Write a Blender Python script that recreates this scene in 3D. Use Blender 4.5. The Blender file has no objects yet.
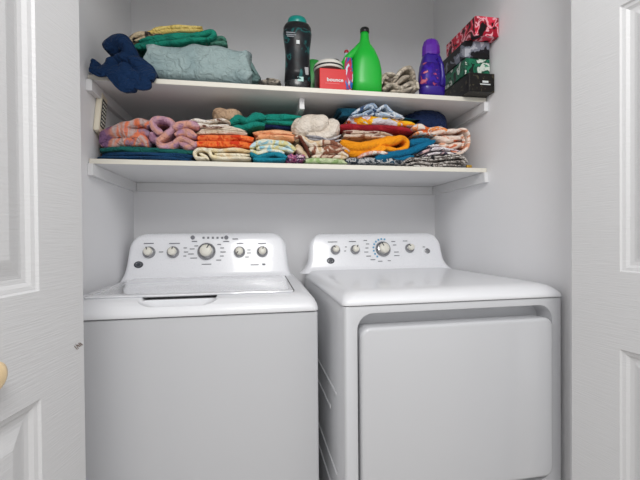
import bpy, bmesh, math, random
from mathutils import Vector, Matrix, noise
C = bpy.context.scene.collection
PI = math.pi

# ------------------------------------------------------------------ materials
def mat(name, col, rough=.6, metal=0.0, bump=0.0, bscale=200, coat=0.0, stretch=(1,1,1), sheen=0.0, spec=.5, emis=None):
    m = bpy.data.materials.new(name); m.use_nodes = True
    nt = m.node_tree; b = nt.nodes['Principled BSDF']
    b.inputs['Base Color'].default_value = (*col, 1)
    b.inputs['Roughness'].default_value = rough
    b.inputs['Metallic'].default_value = metal
    b.inputs['Coat Weight'].default_value = coat
    b.inputs['Specular IOR Level'].default_value = spec
    b.inputs['Sheen Weight'].default_value = sheen
    tc = nt.nodes.new('ShaderNodeTexCoord'); mp = nt.nodes.new('ShaderNodeMapping')
    nt.links.new(tc.outputs['Object'], mp.inputs[0]); mp.inputs['Scale'].default_value = stretch
    n = nt.nodes.new('ShaderNodeTexNoise'); n.inputs['Scale'].default_value = bscale; n.inputs['Detail'].default_value = 3
    nt.links.new(mp.outputs[0], n.inputs['Vector'])
    if bump:
        bp = nt.nodes.new('ShaderNodeBump'); bp.inputs['Strength'].default_value = bump; bp.inputs['Distance'].default_value = .002
        nt.links.new(n.outputs['Fac'], bp.inputs['Height']); nt.links.new(bp.outputs[0], b.inputs['Normal'])
    else:
        r = nt.nodes.new('ShaderNodeMapRange'); r.inputs['To Min'].default_value = rough*.9; r.inputs['To Max'].default_value = min(1, rough*1.1)
        nt.links.new(n.outputs['Fac'], r.inputs['Value']); nt.links.new(r.outputs[0], b.inputs['Roughness'])
    return m

def srgb(r, g, b):
    f = lambda c: ((c/255+.055)/1.055)**2.4 if c > 10 else c/255/12.92
    return (f(r), f(g), f(b))

def cloth(name, cols, kind='plain', scale=20, stretch=(1,1,1), soft=.1, rot=(0,0,0), rough=.9, seedoff=0.0, fibre=.5):
    """cols: list of srgb tuples. kind plain / noise / wave"""
    cols = [srgb(*c) for c in cols]
    m = mat(name, cols[0], rough, bump=fibre, bscale=420, sheen=.04, spec=.2)
    nt = m.node_tree; b = nt.nodes['Principled BSDF']
    tc = [n for n in nt.nodes if n.type == 'TEX_COORD'][0]
    mp = nt.nodes.new('ShaderNodeMapping'); mp.inputs['Scale'].default_value = stretch; mp.inputs['Rotation'].default_value = rot
    mp.inputs['Location'].default_value = (seedoff, seedoff*.7, seedoff*.3)
    nt.links.new(tc.outputs['Object'], mp.inputs[0])
    if kind == 'plain':
        t = nt.nodes.new('ShaderNodeTexNoise'); t.inputs['Scale'].default_value = scale
        cols = [tuple(c*.9 for c in cols[0]), tuple(min(1, c*1.08) for c in cols[0])]; soft = 1
    elif kind == 'noise':
        t = nt.nodes.new('ShaderNodeTexNoise'); t.inputs['Scale'].default_value = scale; t.inputs['Detail'].default_value = 3
        t.inputs['Distortion'].default_value = .6
    else:
        t = nt.nodes.new('ShaderNodeTexWave'); t.inputs['Scale'].default_value = scale; t.bands_direction = 'X'
        t.inputs['Distortion'].default_value = 1.0; t.inputs['Detail'].default_value = 1
    nt.links.new(mp.outputs[0], t.inputs['Vector'])
    cr = nt.nodes.new('ShaderNodeValToRGB'); nt.links.new(t.outputs['Fac'], cr.inputs[0])
    if fibre > .1:
        b1 = [n for n in nt.nodes if n.type == 'BUMP'][0]
        n2 = nt.nodes.new('ShaderNodeTexNoise'); n2.inputs['Scale'].default_value = 26; n2.inputs['Detail'].default_value = 2; n2.inputs['Distortion'].default_value = 1.2
        mp2 = nt.nodes.new('ShaderNodeMapping'); mp2.inputs['Scale'].default_value = (1, .5, 1.3); mp2.inputs['Rotation'].default_value = (0, seedoff+.5, 0)
        nt.links.new(tc.outputs['Object'], mp2.inputs[0]); nt.links.new(mp2.outputs[0], n2.inputs['Vector'])
        sb = nt.nodes.new('ShaderNodeMath'); sb.operation = 'SUBTRACT'; sb.inputs[1].default_value = .5; nt.links.new(n2.outputs['Fac'], sb.inputs[0])
        ab = nt.nodes.new('ShaderNodeMath'); ab.operation = 'ABSOLUTE'; nt.links.new(sb.outputs[0], ab.inputs[0])
        b2 = nt.nodes.new('ShaderNodeBump'); b2.inputs['Strength'].default_value = .9; b2.inputs['Distance'].default_value = .022
        nt.links.new(ab.outputs[0], b2.inputs['Height']); nt.links.new(b2.outputs[0], b1.inputs['Normal'])
    k = len(cols); lo, hi = (.30, .70) if kind != 'wave' else (0.0, 1.0)
    e = cr.color_ramp.elements
    e[0].position = lo if kind != 'wave' else 0; e[0].color = (*cols[0], 1)
    e[1].position = 1; e[1].color = (*cols[-1], 1)
    if kind == 'plain':
        e[0].position = .3; e[1].position = .7
    else:
        for i in range(1, k):
            p = lo+(hi-lo)*i/k
            w = (hi-lo)/k*soft*.5
            a = e.new(max(0, p-w)); a.color = (*cols[i-1], 1)
            a = e.new(min(1, p+w)); a.color = (*cols[i], 1)
    nt.links.new(cr.outputs[0], b.inputs['Base Color'])
    return m

M = {}
M['wall'] = mat('wall_paint', srgb(235, 235, 237), .75, bump=.15, bscale=90)
M['ceil'] = mat('ceiling_paint', srgb(230, 230, 230), .8, bump=.2, bscale=60)
M['floor'] = mat('floor_vinyl', srgb(196, 190, 182), .5, bump=.1, bscale=30)
M['door'] = mat('door_paint', srgb(206, 206, 207), .5, bump=.35, bscale=55, stretch=(.35, .35, 7))
M['shelf'] = mat('shelf_paint', srgb(222, 222, 223), .5, bump=.08, bscale=80)
M['shelf_edge'] = mat('shelf_edge_paint', srgb(224, 220, 208), .5, bump=.1, bscale=80)
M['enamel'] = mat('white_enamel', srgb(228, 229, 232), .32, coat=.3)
M['cabinet'] = mat('cabinet_enamel_shaded', srgb(196, 197, 200), .32, coat=.3)  # white like the tops; the fronts' shade is put into this greyer colour
M['panel'] = mat('console_plastic', srgb(238, 239, 243), .28, coat=.2)
M['lid'] = mat('glossy_lid', srgb(226, 227, 230), .09, coat=.8, bscale=3)
M['groove'] = mat('dark_gap', srgb(45, 45, 48), .6)
M['recess'] = mat('grey_recess', srgb(196, 197, 199), .45)
M['chrome'] = mat('chrome', srgb(160, 160, 162), .2, metal=1)
M['knob'] = mat('knob_cream', srgb(230, 227, 216), .35)
M['print'] = mat('grey_print', srgb(120, 122, 128), .6)
M['printd'] = mat('dark_print', srgb(50, 52, 58), .5)
M['blueprint'] = mat('blue_print', srgb(110, 170, 205), .5)
M['logo'] = mat('logo_dark', srgb(58, 62, 70), .3)
M['brass'] = mat('door_knob_cream', srgb(232, 205, 160), .35)
M['black'] = mat('black_plastic', srgb(22, 22, 24), .3)

# ------------------------------------------------------------------ helpers
def w2l(root, v):
    return root.matrix_basis.inverted() @ Vector(v) if root else Vector(v)

def link(name, me, m, parent=None, loc=None, smooth=True):
    """verts are in world coordinates; with a parent they are moved into its space (parts share their parent's frame)"""
    if parent is not None:
        inv = parent['_inv'] if False else None
        r = parent
        chain = []
        while r: chain.append(r); r = r.parent
        mw = Matrix()
        for q in reversed(chain): mw = mw @ q.matrix_basis
        me.transform(mw.inverted())
    elif loc is not None:
        me.transform(Matrix.Translation(-Vector(loc)))
    me.materials.clear(); me.materials.append(m)
    for p in me.polygons: p.use_smooth = smooth
    me.name = name
    o = bpy.data.objects.new(name, me); C.objects.link(o)
    if parent is not None: o.parent = parent
    elif loc is not None: o.location = loc
    return o

def thing(name, label, cat, loc=(0,0,0), rotz=0, group=None):
    o = bpy.data.objects.new(name, None); C.objects.link(o); o.empty_display_size = .05
    o.location = loc; o.rotation_euler = (0, 0, rotz); o['label'] = label; o['category'] = cat
    if group: o['group'] = group
    return o

def tag(o, label, cat, group=None):
    o['label'] = label; o['category'] = cat
    if group: o['group'] = group
    return o

def struct(o): o['kind'] = 'structure'; return o

def bm2me(bm):
    bmesh.ops.recalc_face_normals(bm, faces=bm.faces)
    me = bpy.data.meshes.new('m'); bm.to_mesh(me); bm.free(); return me

def box(bm, x0, x1, y0, y1, z0, z1, r=0, seg=2, M4=None):
    res = bmesh.ops.create_cube(bm, size=1)
    vs = res['verts']
    for v in vs:
        v.co = Vector(((x0+x1)/2+v.co.x*(x1-x0), (y0+y1)/2+v.co.y*(y1-y0), (z0+z1)/2+v.co.z*(z1-z0)))
    if r:
        es = list({e for v in vs for e in v.link_edges})
        b = bmesh.ops.bevel(bm, geom=es, offset=r, segments=seg, affect='EDGES', profile=.5)
        vs = list({v for f in b['faces'] for v in f.verts} | set(v for v in vs if v.is_valid))
    if M4 is not None:
        for v in vs: v.co = M4 @ v.co
    return vs

def boxobj(name, dims, m, r=.003, parent=None, loc=None, M4=None, seg=2):
    bm = bmesh.new(); box(bm, *dims, r=r, seg=seg, M4=M4)
    o = link(name, bm2me(bm), m, parent, loc, smooth=False)
    return o

def rrect(x0, x1, y0, y1, r, n=6):
    pts = []
    r = min(r, (x1-x0)/2-1e-4, (y1-y0)/2-1e-4)
    for cx, cy, a0 in ((x1-r, y0+r, -PI/2), (x1-r, y1-r, 0), (x0+r, y1-r, PI/2), (x0+r, y0+r, PI)):
        for i in range(n+1):
            a = a0+PI/2*i/n; pts.append((cx+r*math.cos(a), cy+r*math.sin(a)))
    return pts

def loft_rings(bm, rings, cap=True):
    vr = [[bm.verts.new(p) for p in ring] for ring in rings]
    n = len(vr[0])
    for a, b in zip(vr[:-1], vr[1:]):
        for i in range(n):
            j = (i+1) % n
            bm.faces.new((a[i], a[j], b[j], b[i]))
    if cap:
        bm.faces.new(list(reversed(vr[0]))); bm.faces.new(vr[-1])
    return vr

def loft_rr(secs, n=6, fn=None):
    bm = bmesh.new()
    rings = []
    for (x0, x1, y0, y1, r, z) in secs:
        ring = [Vector((p[0], p[1], z)) for p in rrect(x0, x1, y0, y1, r, n)]
        if fn: ring = [fn(p) for p in ring]
        rings.append(ring)
    loft_rings(bm, rings)
    return bm2me(bm)

def lathe(prof, axis_o, axis_d, n=32, ex=1, ey=1):
    """prof: (radius, height) along axis_d"""
    d = Vector(axis_d).normalized(); u = Vector((1, 0, 0))
    if abs(d.dot(u)) > .9: u = Vector((0, 1, 0))
    u = (u-d*u.dot(d)).normalized(); w = d.cross(u)
    bm = bmesh.new(); rings = []
    for r, h in prof:
        rings.append([Vector(axis_o)+d*h+(u*ex*math.cos(2*PI*i/n)+w*ey*math.sin(2*PI*i/n))*max(r, 1e-4) for i in range(n)])
    loft_rings(bm, rings)
    return bm2me(bm)

def boolean(me, cutters, op='DIFFERENCE'):
    o = bpy.data.objects.new('tmp', me); C.objects.link(o); tmp = []
    for c in cutters:
        q = bpy.data.objects.new('cut', c); C.objects.link(q); tmp.append(q)
        md = o.modifiers.new('b', 'BOOLEAN'); md.object = q; md.operation = op; md.solver = 'EXACT'
    dg = bpy.context.evaluated_depsgraph_get(); dg.update()
    out = bpy.data.meshes.new_from_object(o.evaluated_get(dg))
    for q in [o]+tmp: bpy.data.objects.remove(q)
    return out

def autosmooth(o, ang=35):
    me = o.data
    bm = bmesh.new(); bm.from_mesh(me)
    for e in bm.edges:
        if len(e.link_faces) == 2 and e.calc_face_angle(0) > math.radians(ang): e.smooth = False
    for f in bm.faces: f.smooth = True
    bm.to_mesh(me); bm.free()
    return o

def textmesh(txt, size, ext=.0006):
    cu = bpy.data.curves.new('t', 'FONT'); cu.body = txt; cu.size = size; cu.extrude = ext; cu.align_x = 'CENTER'; cu.align_y = 'CENTER'
    cu.offset = size*.02
    o = bpy.data.objects.new('t', cu); C.objects.link(o)
    dg = bpy.context.evaluated_depsgraph_get(); dg.update()
    me = bpy.data.meshes.new_from_object(o.evaluated_get(dg)); bpy.data.objects.remove(o)
    return me

# camera constants, also used to read real positions off the photograph at a known depth y
F, YAW, PITCH, ROLL, H = 365.8, .1651, -.0097, -.0085, 1.12
def at(px, py, y):
    a = (px-320)/F; b = (240-py)/F
    c, s = math.cos(ROLL), math.sin(ROLL); r = a*c-b*s; u = a*s+b*c
    c, s = math.cos(PITCH), math.sin(PITCH); d = c-u*s; z = s+u*c
    c, s = math.cos(YAW), math.sin(YAW); X = r*c+d*s; Y = -r*s+d*c
    return (X*y/Y, z*y/Y+H)

# ------------------------------------------------------------------ room shell
XL, XR, YB = -.576, .928, 1.828
YJ0, YJ1 = .86, .955        # front wall of the closet
def sbox(name, dims, m=None):
    return struct(boxobj(name, dims, m or M['wall'], r=0, loc=((dims[0]+dims[1])/2, (dims[2]+dims[3])/2, dims[4])))
sbox('floor', (-2.2, 2.4, -2.2, YB+.1, -.1, 0), M['floor'])
sbox('wall_back', (XL-.1, XR+.1, YB, YB+.1, 0, 2.5))
sbox('wall_left', (XL-.1, XL, YJ0, YB, 0, 2.5))
sbox('wall_right', (XR, XR+.1, YJ1-.09, YB, 0, 2.5))
sbox('ceiling', (XL-.1, XR+.1, YJ1, YB+.1, 2.5, 2.6), M['ceil'])
sbox('wall_front_left', (-2.2, -.455, YJ0, YJ1, 0, 2.5))
sbox('wall_front_right', (.915, 2.4, YJ0, YJ1, 0, 2.5))
sbox('wall_front_header', (-.455, .915, YJ0, YJ1, 2.12, 2.5))
sbox('baseboard_back', (XL, XR, YB-.012, YB, 0, .09), M['shelf'])

# ------------------------------------------------------------------ moulded doors
def door_leaf(idx, P, dirv, width, face_sign, t=.035):
    """P: far top-down corner (x,y) of the visible face; dirv: unit xy direction towards the viewer; face normal = side"""
    d = Vector((dirv[0], dirv[1], 0)).normalized(); nrm = Vector((-d.y, d.x, 0))*face_sign   # points to the visible side
    O = Vector((P[0], P[1], 0))
    def pt(u, z, h): return O+d*u+nrm*h+Vector((0, 0, z))
    st = .113; us = [0, st, width-st, width]
    zs = [.012, .25, .85, 1.032, 1.648, 1.745, 1.93, 2.02]
    bm = bmesh.new()
    rr = random.Random(idx)
    def quad(a, b, c, e): bm.faces.new([bm.verts.new(p) for p in (a, b, c, e)])
    for iu in range(3):
        for iz in range(7):
            u0, u1, z0, z1 = us[iu], us[iu+1], zs[iz], zs[iz+1]
            if iu == 1 and iz in (1, 3, 5):
                prof = [(0, 0), (.003, -.004), (.010, -.0055), (.016, -.010), (.024, -.011), (.030, -.010), (.052, -.003), (.056, -.002)]
                loops = []
                for o_, h in prof:
                    loops.append([pt(u0+o_, z0+o_, h), pt(u1-o_, z0+o_, h), pt(u1-o_, z1-o_, h), pt(u0+o_, z1-o_, h)])
                for a, b in zip(loops[:-1], loops[1:]):
                    for k in range(4):
                        j = (k+1) % 4; quad(a[k], a[j], b[j], b[k])
                quad(*loops[-1])
            else:
                quad(pt(u0, z0, 0), pt(u1, z0, 0), pt(u1, z1, 0), pt(u0, z1, 0))
    # edges and plain back
    W = width; z0, z1 = zs[0], zs[-1]
    quad(pt(0, z0, 0), pt(0, z1, 0), pt(0, z1, -t), pt(0, z0, -t))
    quad(pt(W, z0, 0), pt(W, z1, 0), pt(W, z1, -t), pt(W, z0, -t))
    quad(pt(0, z0, -t), pt(W, z0, -t), pt(W, z1, -t), pt(0, z1, -t))
    quad(pt(0, z1, 0), pt(W, z1, 0), pt(W, z1, -t), pt(0, z1, -t))
    quad(pt(0, z0, 0), pt(W, z0, 0), pt(W, z0, -t), pt(0, z0, -t))
    bmesh.ops.remove_doubles(bm, verts=bm.verts, dist=1e-5)
    o = link('door_%d' % idx, bm2me(bm), M['door'], None, (P[0], P[1], 0), smooth=False)
    return struct(o), pt, nrm

dl, ptl, nl = door_leaf(1, (-.3475, .797), (-.032, -.190), .42, 1)
dr, ptr, nr = door_leaf(2, (.809, .838), (.020, -.105), .42, -1)
kp = ptl(.226, .929, 0)
kn = link('door_knob', lathe([(.015, 0), (.012, .005), (.011, .010), (.018, .014), (.0215, .019), (.021, .024), (.014, .028), (.0, .029)], kp, nl, 32), M['brass'], dl)
kn['label'] = 'round cream door knob'
# old scrape at the edge of the left door
bm = bmesh.new(); rr = random.Random(3)
for i in range(5):
    u = .004+i*.004; a = ptl(u, .908-.001*i+rr.uniform(-.002, .002), .0004); b = ptl(u+.009, .914+rr.uniform(-.002, .002), .0004)
    c = b+Vector((0, 0, .0022)); e = a+Vector((0, 0, .0022)); bm.faces.new([bm.verts.new(p) for p in (a, b, c, e)])
sc = link('scrape_mark', bm2me(bm), mat('scrape', srgb(96, 72, 56), .8), dl, smooth=False); sc['label'] = 'brown scrape in the paint'

# ------------------------------------------------------------------ shelves
YS = 1.374
SH = {}
def shelf(zt, label, ch, xl, xr, xcl):
    t = thing('wall_shelf', label, 'shelf', ((XL+XR)/2, YB, zt-.02), 0, 'painted closet shelves')
    boxobj('board', (xl, xr, YS, YB-.001, zt-.018, zt), M['shelf'], .0015, t)
    boxobj('front_edge', (xl, xr, YS-.0022, YS-.0001, zt-.0175, zt-.0005), M['shelf_edge'], .0005, t)
    boxobj('cleat', (XL+.0005, XL+.019, YS-.012, YB-.001, zt-.018-ch, zt-.0185), M['shelf'], .0015, t)
    boxobj('cleat', (XR-.019, XR-.0005, YS-.012, YB-.001, zt-.018-ch, zt-.0185), M['shelf'], .0015, t)
    boxobj('cleat', (XL+.02, XR-.02, YB-.019, YB-.001, zt-.018-ch, zt-.0185), M['shelf'], .0015, t)
    return t
ZU, ZL = 1.682, 1.395
su = shelf(ZU, 'upper white painted shelf holding bottles and boxes', .04, XL+.003, XR-.003, 0)
sl = shelf(ZL, 'lower white painted shelf packed with folded fabrics', .042, XL+.003, XR-.003, 0)
bxx = at(300, 105, 1.5)[0]
bm = bmesh.new()
box(bm, bxx-.01, bxx+.01, 1.43, YB-.02, ZU-.062, ZU-.0185, .002)
box(bm, bxx-.01, bxx+.01, YB-.024, YB-.0195, ZU-.17, ZU-.024, .001)
link('bracket', bm2me(bm), M['shelf'], su, smooth=False)

# ------------------------------------------------------------------ machines
def knob(parent, c, nrm, r, ang=0.0, cap=None, ring=True):
    n = Vector(nrm).normalized()
    k = link('knob', lathe([(r*1.0, -.004), (r*1.02, .003), (r*.94, .009), (r*.86, .013), (r*.80, .0145)], c, n, 36), M['chrome'], parent)
    me = lathe([(r*.68, .012), (r*.68, .024), (r*.62, .029), (r*.3, .0305), (0, .0305)], c, n, 36)
    link('knob_cap', me, cap or M['knob'], k)
    u = Vector((1, 0, 0)); w = n.cross(u)
    R = Matrix((( u.x, w.x, n.x, c[0]), (u.y, w.y, n.y, c[1]), (u.z, w.z, n.z, c[2]), (0, 0, 0, 1))) @ Matrix.Rotation(ang, 4, 'Z')
    boxobj('pointer', (-.0018, .0018, r*.25, r*.72, .0295, .0325), M['printd'], .0006, k, M4=R)
    return k

def console(parent, cx, hw, zb, zt, y0, yb, flare, arch=.008):
    """rings of rounded rectangles: slanted face, rounded shoulders"""
    Y = lambda z: y0+.055*((z-zb)/(zt-zb))+.012*min(1, (z-zb)/.02)
    secs = []
    R = .062
    N = 26
    for i in range(N+1):
        q = i/N; z = zb+(zt-zb)*(1-(1-q)**1.5)
        h = hw-.014*(z-zb)/(zt-zb)
        g = (z-zb)/(zt-zb)
        h += flare*max(0, 1-g/.35)**2
        e = z-(zt-R)
        if e > 0: h -= R-math.sqrt(max(0, R*R-e*e*.985))
        y = Y(z); e2 = z-(zt-.022)
        if e2 > 0: y += .022-math.sqrt(max(0, .022**2-e2*e2*.98))
        secs.append((cx-h, cx+h, y, yb, .022, z))
    def fn(p):
        s = (p.x-cx)/hw; g = max(0, (p.z-zb)/(zt-zb))
        return Vector((p.x, p.y, p.z+arch*(1-s*s)*g))
    o = link('control_panel', loft_rr(secs, 5, fn), M['panel'], parent)
    autosmooth(o, 50)
    def face(x, z):    # point and normal on the face
        s = (x-cx)/hw; g = (z-zb)/(zt-zb)
        zz = z-arch*(1-s*s)*g
        return Vector((x, Y(zz), z))
    nrm = Vector((0, -(zt-zb), .055)).normalized()
    return o, face, nrm

def decal(name, parent, face, nrm, x, z, w, h, m, lift=.0008):
    p = face(x, z)+nrm*lift; u = Vector((1, 0, 0)); v = nrm.cross(u)*-1
    v = u.cross(nrm)*-1 if (u.cross(nrm)).z < 0 else u.cross(nrm)
    bm = bmesh.new()
    vs = [bm.verts.new(p+u*a*w/2+v*b*h/2+nrm*c*.0005) for c in (-1, 1) for a, b in ((-1, -1), (1, -1), (1, 1), (-1, 1))]
    for f in ((0, 1, 2, 3), (4, 5, 6, 7), (0, 1, 5, 4), (1, 2, 6, 5), (2, 3, 7, 6), (3, 0, 4, 7)): bm.faces.new([vs[i] for i in f])
    return bm

def marks(name, parent, face, nrm, lst, m):
    for (x, z, w, h) in lst:
        link(name, bm2me(decal('', None, face, nrm, x, z, w, h, None)), m, parent, smooth=False)

def emblem(parent, face, nrm, x, z, r):
    p = face(x, z)
    o = link('emblem', lathe([(r, -.001), (r, .0015), (r*.9, .002), (0, .002)], p, nrm, 28, 1, .78), M['logo'], parent)
    link('emblem_ring', lathe([(r*.62, .0018), (r*.62, .0026), (r*.5, .0026), (r*.5, .0018)], p, nrm, 28, 1, .78), M['chrome'], o)

# --- washer
W = thing('washing_machine', 'white top-loading washing machine with five knobs, on the left', 'washing machine', (-.185, 1.47, 0))
wx0, wx1, wy0, wy1 = -.558, .177, 1.114, 1.79
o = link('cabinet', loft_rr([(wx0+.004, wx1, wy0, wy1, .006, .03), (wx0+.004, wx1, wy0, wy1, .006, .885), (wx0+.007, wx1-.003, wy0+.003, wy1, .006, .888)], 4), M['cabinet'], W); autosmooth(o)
link('seam', loft_rr([(wx0+.01, wx1-.006, wy0+.006, wy1-.01, .01, .886), (wx0+.01, wx1-.006, wy0+.006, wy1-.01, .01, .893)], 4), M['groove'], W, smooth=False)
secs = [(wx0-.0, wx1+.002, wy0-.004, wy1, .018, .8915), (wx0, wx1+.003, wy0-.006, wy1, .02, .896), (wx0, wx1+.001, wy0-.003, wy1, .024, .908),
        (wx0+.002, wx1-.005, wy0+.008, wy1, .03, .922), (wx0+.006, wx1-.014, wy0+.025, wy1, .035, .933), (wx0+.012, wx1-.026, wy0+.046, wy1-.002, .04, .940), (wx0+.02, wx1-.042, wy0+.075, wy1-.006, .04, .9425)]
def slope(p): return Vector((p.x, p.y, p.z+max(0, (p.y-1.15))*.012*(1 if p.z > .93 else 0)))
me = loft_rr(secs, 8, slope)
x0p, x1p = at(137, 298, 1.15)[0], at(219, 298, 1.15)[0]
cut = loft_rr([(x0p+.05, x1p-.05, wy0+.016, wy0+.036, .01, .911), (x0p+.028, x1p-.028, wy0+.004, wy0+.046, .02, .920), (x0p+.008, x1p-.008, wy0-.008, wy0+.056, .03, .930), (x0p-.002, x1p+.002, wy0-.02, wy0+.066, .035, .941), (x0p-.004, x1p+.004, wy0-.03, wy0+.068, .035, .96)], 6)
cut2 = loft_rr([(x0p+.012, x1p-.012, wy0+.02, wy0+.11, .03, .932), (x0p+.004, x1p-.004, wy0+.02, wy0+.11, .03, .9455)], 6)
me = boolean(me, [cut, cut2])
o = link('top_cover', me, M['enamel'], W); autosmooth(o, 40)
# lid
ly0 = wy0+.052
lx0, lx1, ly1 = -.512, .108, 1.60
link('lid_seam', loft_rr([(lx0+.02, lx1+.0035, ly0+.012, ly1-.003, .012, .938), (lx0+.02, lx1+.0035, ly0+.012, ly1-.003, .012, .9462)], 4, slope), M['groove'], W, smooth=False)
o = link('lid', loft_rr([(lx0, lx1, ly0+.004, ly1, .012, .941), (lx0, lx1, ly0, ly1, .012, .945), (lx0+.001, lx1-.001, ly0+.001, ly1-.001, .012, .9478), (lx0+.006, lx1-.006, ly0+.006, ly1-.006, .012, .949), (lx0+.016, lx1-.016, ly0+.04, ly1-.012, .012, .949), (lx0+.02, lx1-.02, ly0+.045, ly1-.016, .012, .9478)], 5, slope), M['lid'], W); autosmooth(o, 40)
for fx in (wx0+.07, wx1-.05):
    for fy in (wy0+.05, wy1-.05):
        link('foot', lathe([(.022, 0), (.024, .008), (.012, .012), (.012, .032)], (fx, fy, 0), (0, 0, 1), 16), M['black'], W)
cp, face, nrm = console(W, -.212, .345, .94, 1.134, 1.612, 1.79, .012, .010)
def fpos(px, py, yy=1.655):
    x, z = at(px, py, yy); return x, z
for px, py, r, a in ((149, 252.5, .0255, .3), (173, 252.3, .0255, -.2), (206.5, 251.5, .038, -.5), (239.5, 252, .0245, 2.4), (262.3, 251.8, .0245, -.3)):
    x, z = fpos(px, py); knob(cp, face(x, z), nrm, r, a)
L = []
for px, py, w in ((148, 243.5, .05), (174, 243.5, .055), (240, 243.5, .035), (262, 243.5, .045), (161, 252, .022), (185, 248, .018), (186, 252, .022), (185, 256, .016),
                  (192, 249, .025), (191, 254, .03), (194, 258, .035), (196, 246, .02), (222, 248, .02), (223, 252, .028), (222, 256, .02), (219, 260, .026), (219, 244.5, .02), (207, 264, .05),
                  (249, 250, .018), (249, 253, .022), (247, 257, .02)):
    x, z = fpos(px, py); L.append((x, z, w*.8, .0035))
for i in range(6):
    x, z = fpos(203+i*4.7, 237.8); L.append((x, z, .009, .009))
for px, py, w in ((194, 241.5, .028), (226, 241.5, .032), (235, 239, .03)):
    x, z = fpos(px, py); L.append((x, z, w*.8, .004))
marks('printed_mark', cp, face, nrm, L, M['print'])
x, z = fpos(257, 264.5); marks('model_badge', cp, face, nrm, [(x-.01, z, .035, .0035), (x+.03, z+.001, .014, .008)], M['print'])
for px in (192, 226):
    x, z = fpos(px, 237.5); link('start_button', lathe([(.009, -.001), (.009, .002), (.007, .003), (0, .003)], face(x, z), nrm, 20), M['print'], cp)
x, z = fpos(139.5, 264.5); emblem(cp, face, nrm, x, z, .0185)

# --- dryer
D = thing('clothes_dryer', 'white front-loading dryer with four knobs, on the right beside the washer', 'dryer', (.2231, .9636, 0), .0205)
DM = Matrix.Translation((.2231, .9636, 0)) @ Matrix.Rotation(.0205, 4, 'Z')
bpy.context.view_layer.update()
def dlink(name, me, m, parent=None, smooth=True):
    me.transform(DM); return link(name, me, m, parent or D, smooth=smooth)
dw = .688
base = loft_rr([(0, dw, 0, .72, .010, .03), (0, dw, 0, .72, .010, .926), (.002, dw-.002, .002, .72, .010, .9285)], 4)
def vrr(x0, x1, z0, z1, r, ys, n=8, ins=None):
    """rounded rectangle in the x-z plane lofted through depths ys=[(y, inset)]"""
    bm = bmesh.new(); rings = []
    for y, i in ys:
        rings.append([Vector((a, y, b)) for a, b in rrect(x0+i, x1-i, z0+i, z1-i, max(r-i, .002), n)])
    loft_rings(bm, rings); return bm2me(bm)
cutr = vrr(.0385, .651, .378, .908, .045, [(-.05, -.004), (.0005, 0), (.006, .002), (.050, .008)])
base = boolean(base, [cutr])
bm = bmesh.new(); bm.from_mesh(base)
def rib(y0, y1, z, h=.012):
    box(bm, -.004, .004, y0, y1, z-h/2, z+h/2, .003, 2)
for z, y in ((.655, .09), (.578, .17), (.415, .09), (.335, .17), (.20, .09), (.12, .17)):
    rib(y, .62, z, .010)
base = bm2me(bm)
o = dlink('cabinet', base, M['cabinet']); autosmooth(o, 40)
dlink('seam', loft_rr([(.004, dw-.004, .004, .70, .01, .927), (.004, dw-.004, .004, .70, .01, .9325)], 4), M['groove'], smooth=False)
secs = [(-.002, dw+.002, -.004, .72, .018, .931), (-.003, dw+.003, -.006, .72, .02, .935), (-.001, dw+.001, -.003, .72, .022, .944),
        (.006, dw-.006, .007, .72, .028, .9545), (.016, dw-.016, .022, .72, .032, .9625), (.03, dw-.03, .040, .718, .034, .9665), (.05, dw-.05, .06, .71, .034, .9675)]
o = dlink('top_cover', loft_rr(secs, 8), M['enamel']); autosmooth(o, 50)
door = vrr(.044, .642, .396, .872, .028, [(.048, .004), (-.008, 0), (-.013, .0015), (-.0158, .005), (-.0165, .010)])
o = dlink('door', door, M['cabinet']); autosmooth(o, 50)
for fx in (.05, dw-.05):
    for fy in (.05, .66):
        dlink('foot', lathe([(.022, 0), (.024, .008), (.012, .012), (.012, .032)], (fx, fy, 0), (0, 0, 1), 16), M['black'])
bpy.context.view_layer.update()
cp, face, nrm = console(D, .552, .334, .955, 1.128, 1.612, 1.70, .034, .012)
for px, py, r, a, in ((335.3, 250, .022, .8), (355, 249.7, .022, -.5), (383, 249, .036, .5), (409.6, 248.3, .022, .9)):
    x, z = fpos(px, py); knob(cp, face(x, z), nrm, r, a)
x, z = fpos(427, 251); link('start_button', lathe([(.0125, -.001), (.0125, .003), (.009, .004), (0, .004)], face(x, z), nrm, 20), M['chrome'], cp)
L = []
for px, py, w in ((333, 242, .06), (353, 241.5, .045), (406, 241, .03), (424, 247, .016), (366, 240.5, .022), (368, 244, .022), (367, 248, .02), (366, 252, .026), (368, 256, .03), (372, 259.5, .03),
                  (394, 241.5, .026), (395, 245, .022), (396, 252, .03), (396, 255.5, .034), (379, 261, .028), (388, 260.5, .02), (346, 247, .012), (345, 251, .012)):
    x, z = fpos(px, py); L.append((x, z, w*.75, .0033))
marks('printed_mark', cp, face, nrm, L, M['print'])
L = []
cx_, cz_ = fpos(383, 249)
for k in range(9):
    a = math.radians(75+k*19); L.append((cx_+.047*math.cos(a), cz_+.047*math.sin(a), .008, .008))
marks('blue_mark', cp, face, nrm, L, M['blueprint'])
x, z = fpos(330, 260.5); emblem(cp, face, nrm, x, z, .018)

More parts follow.
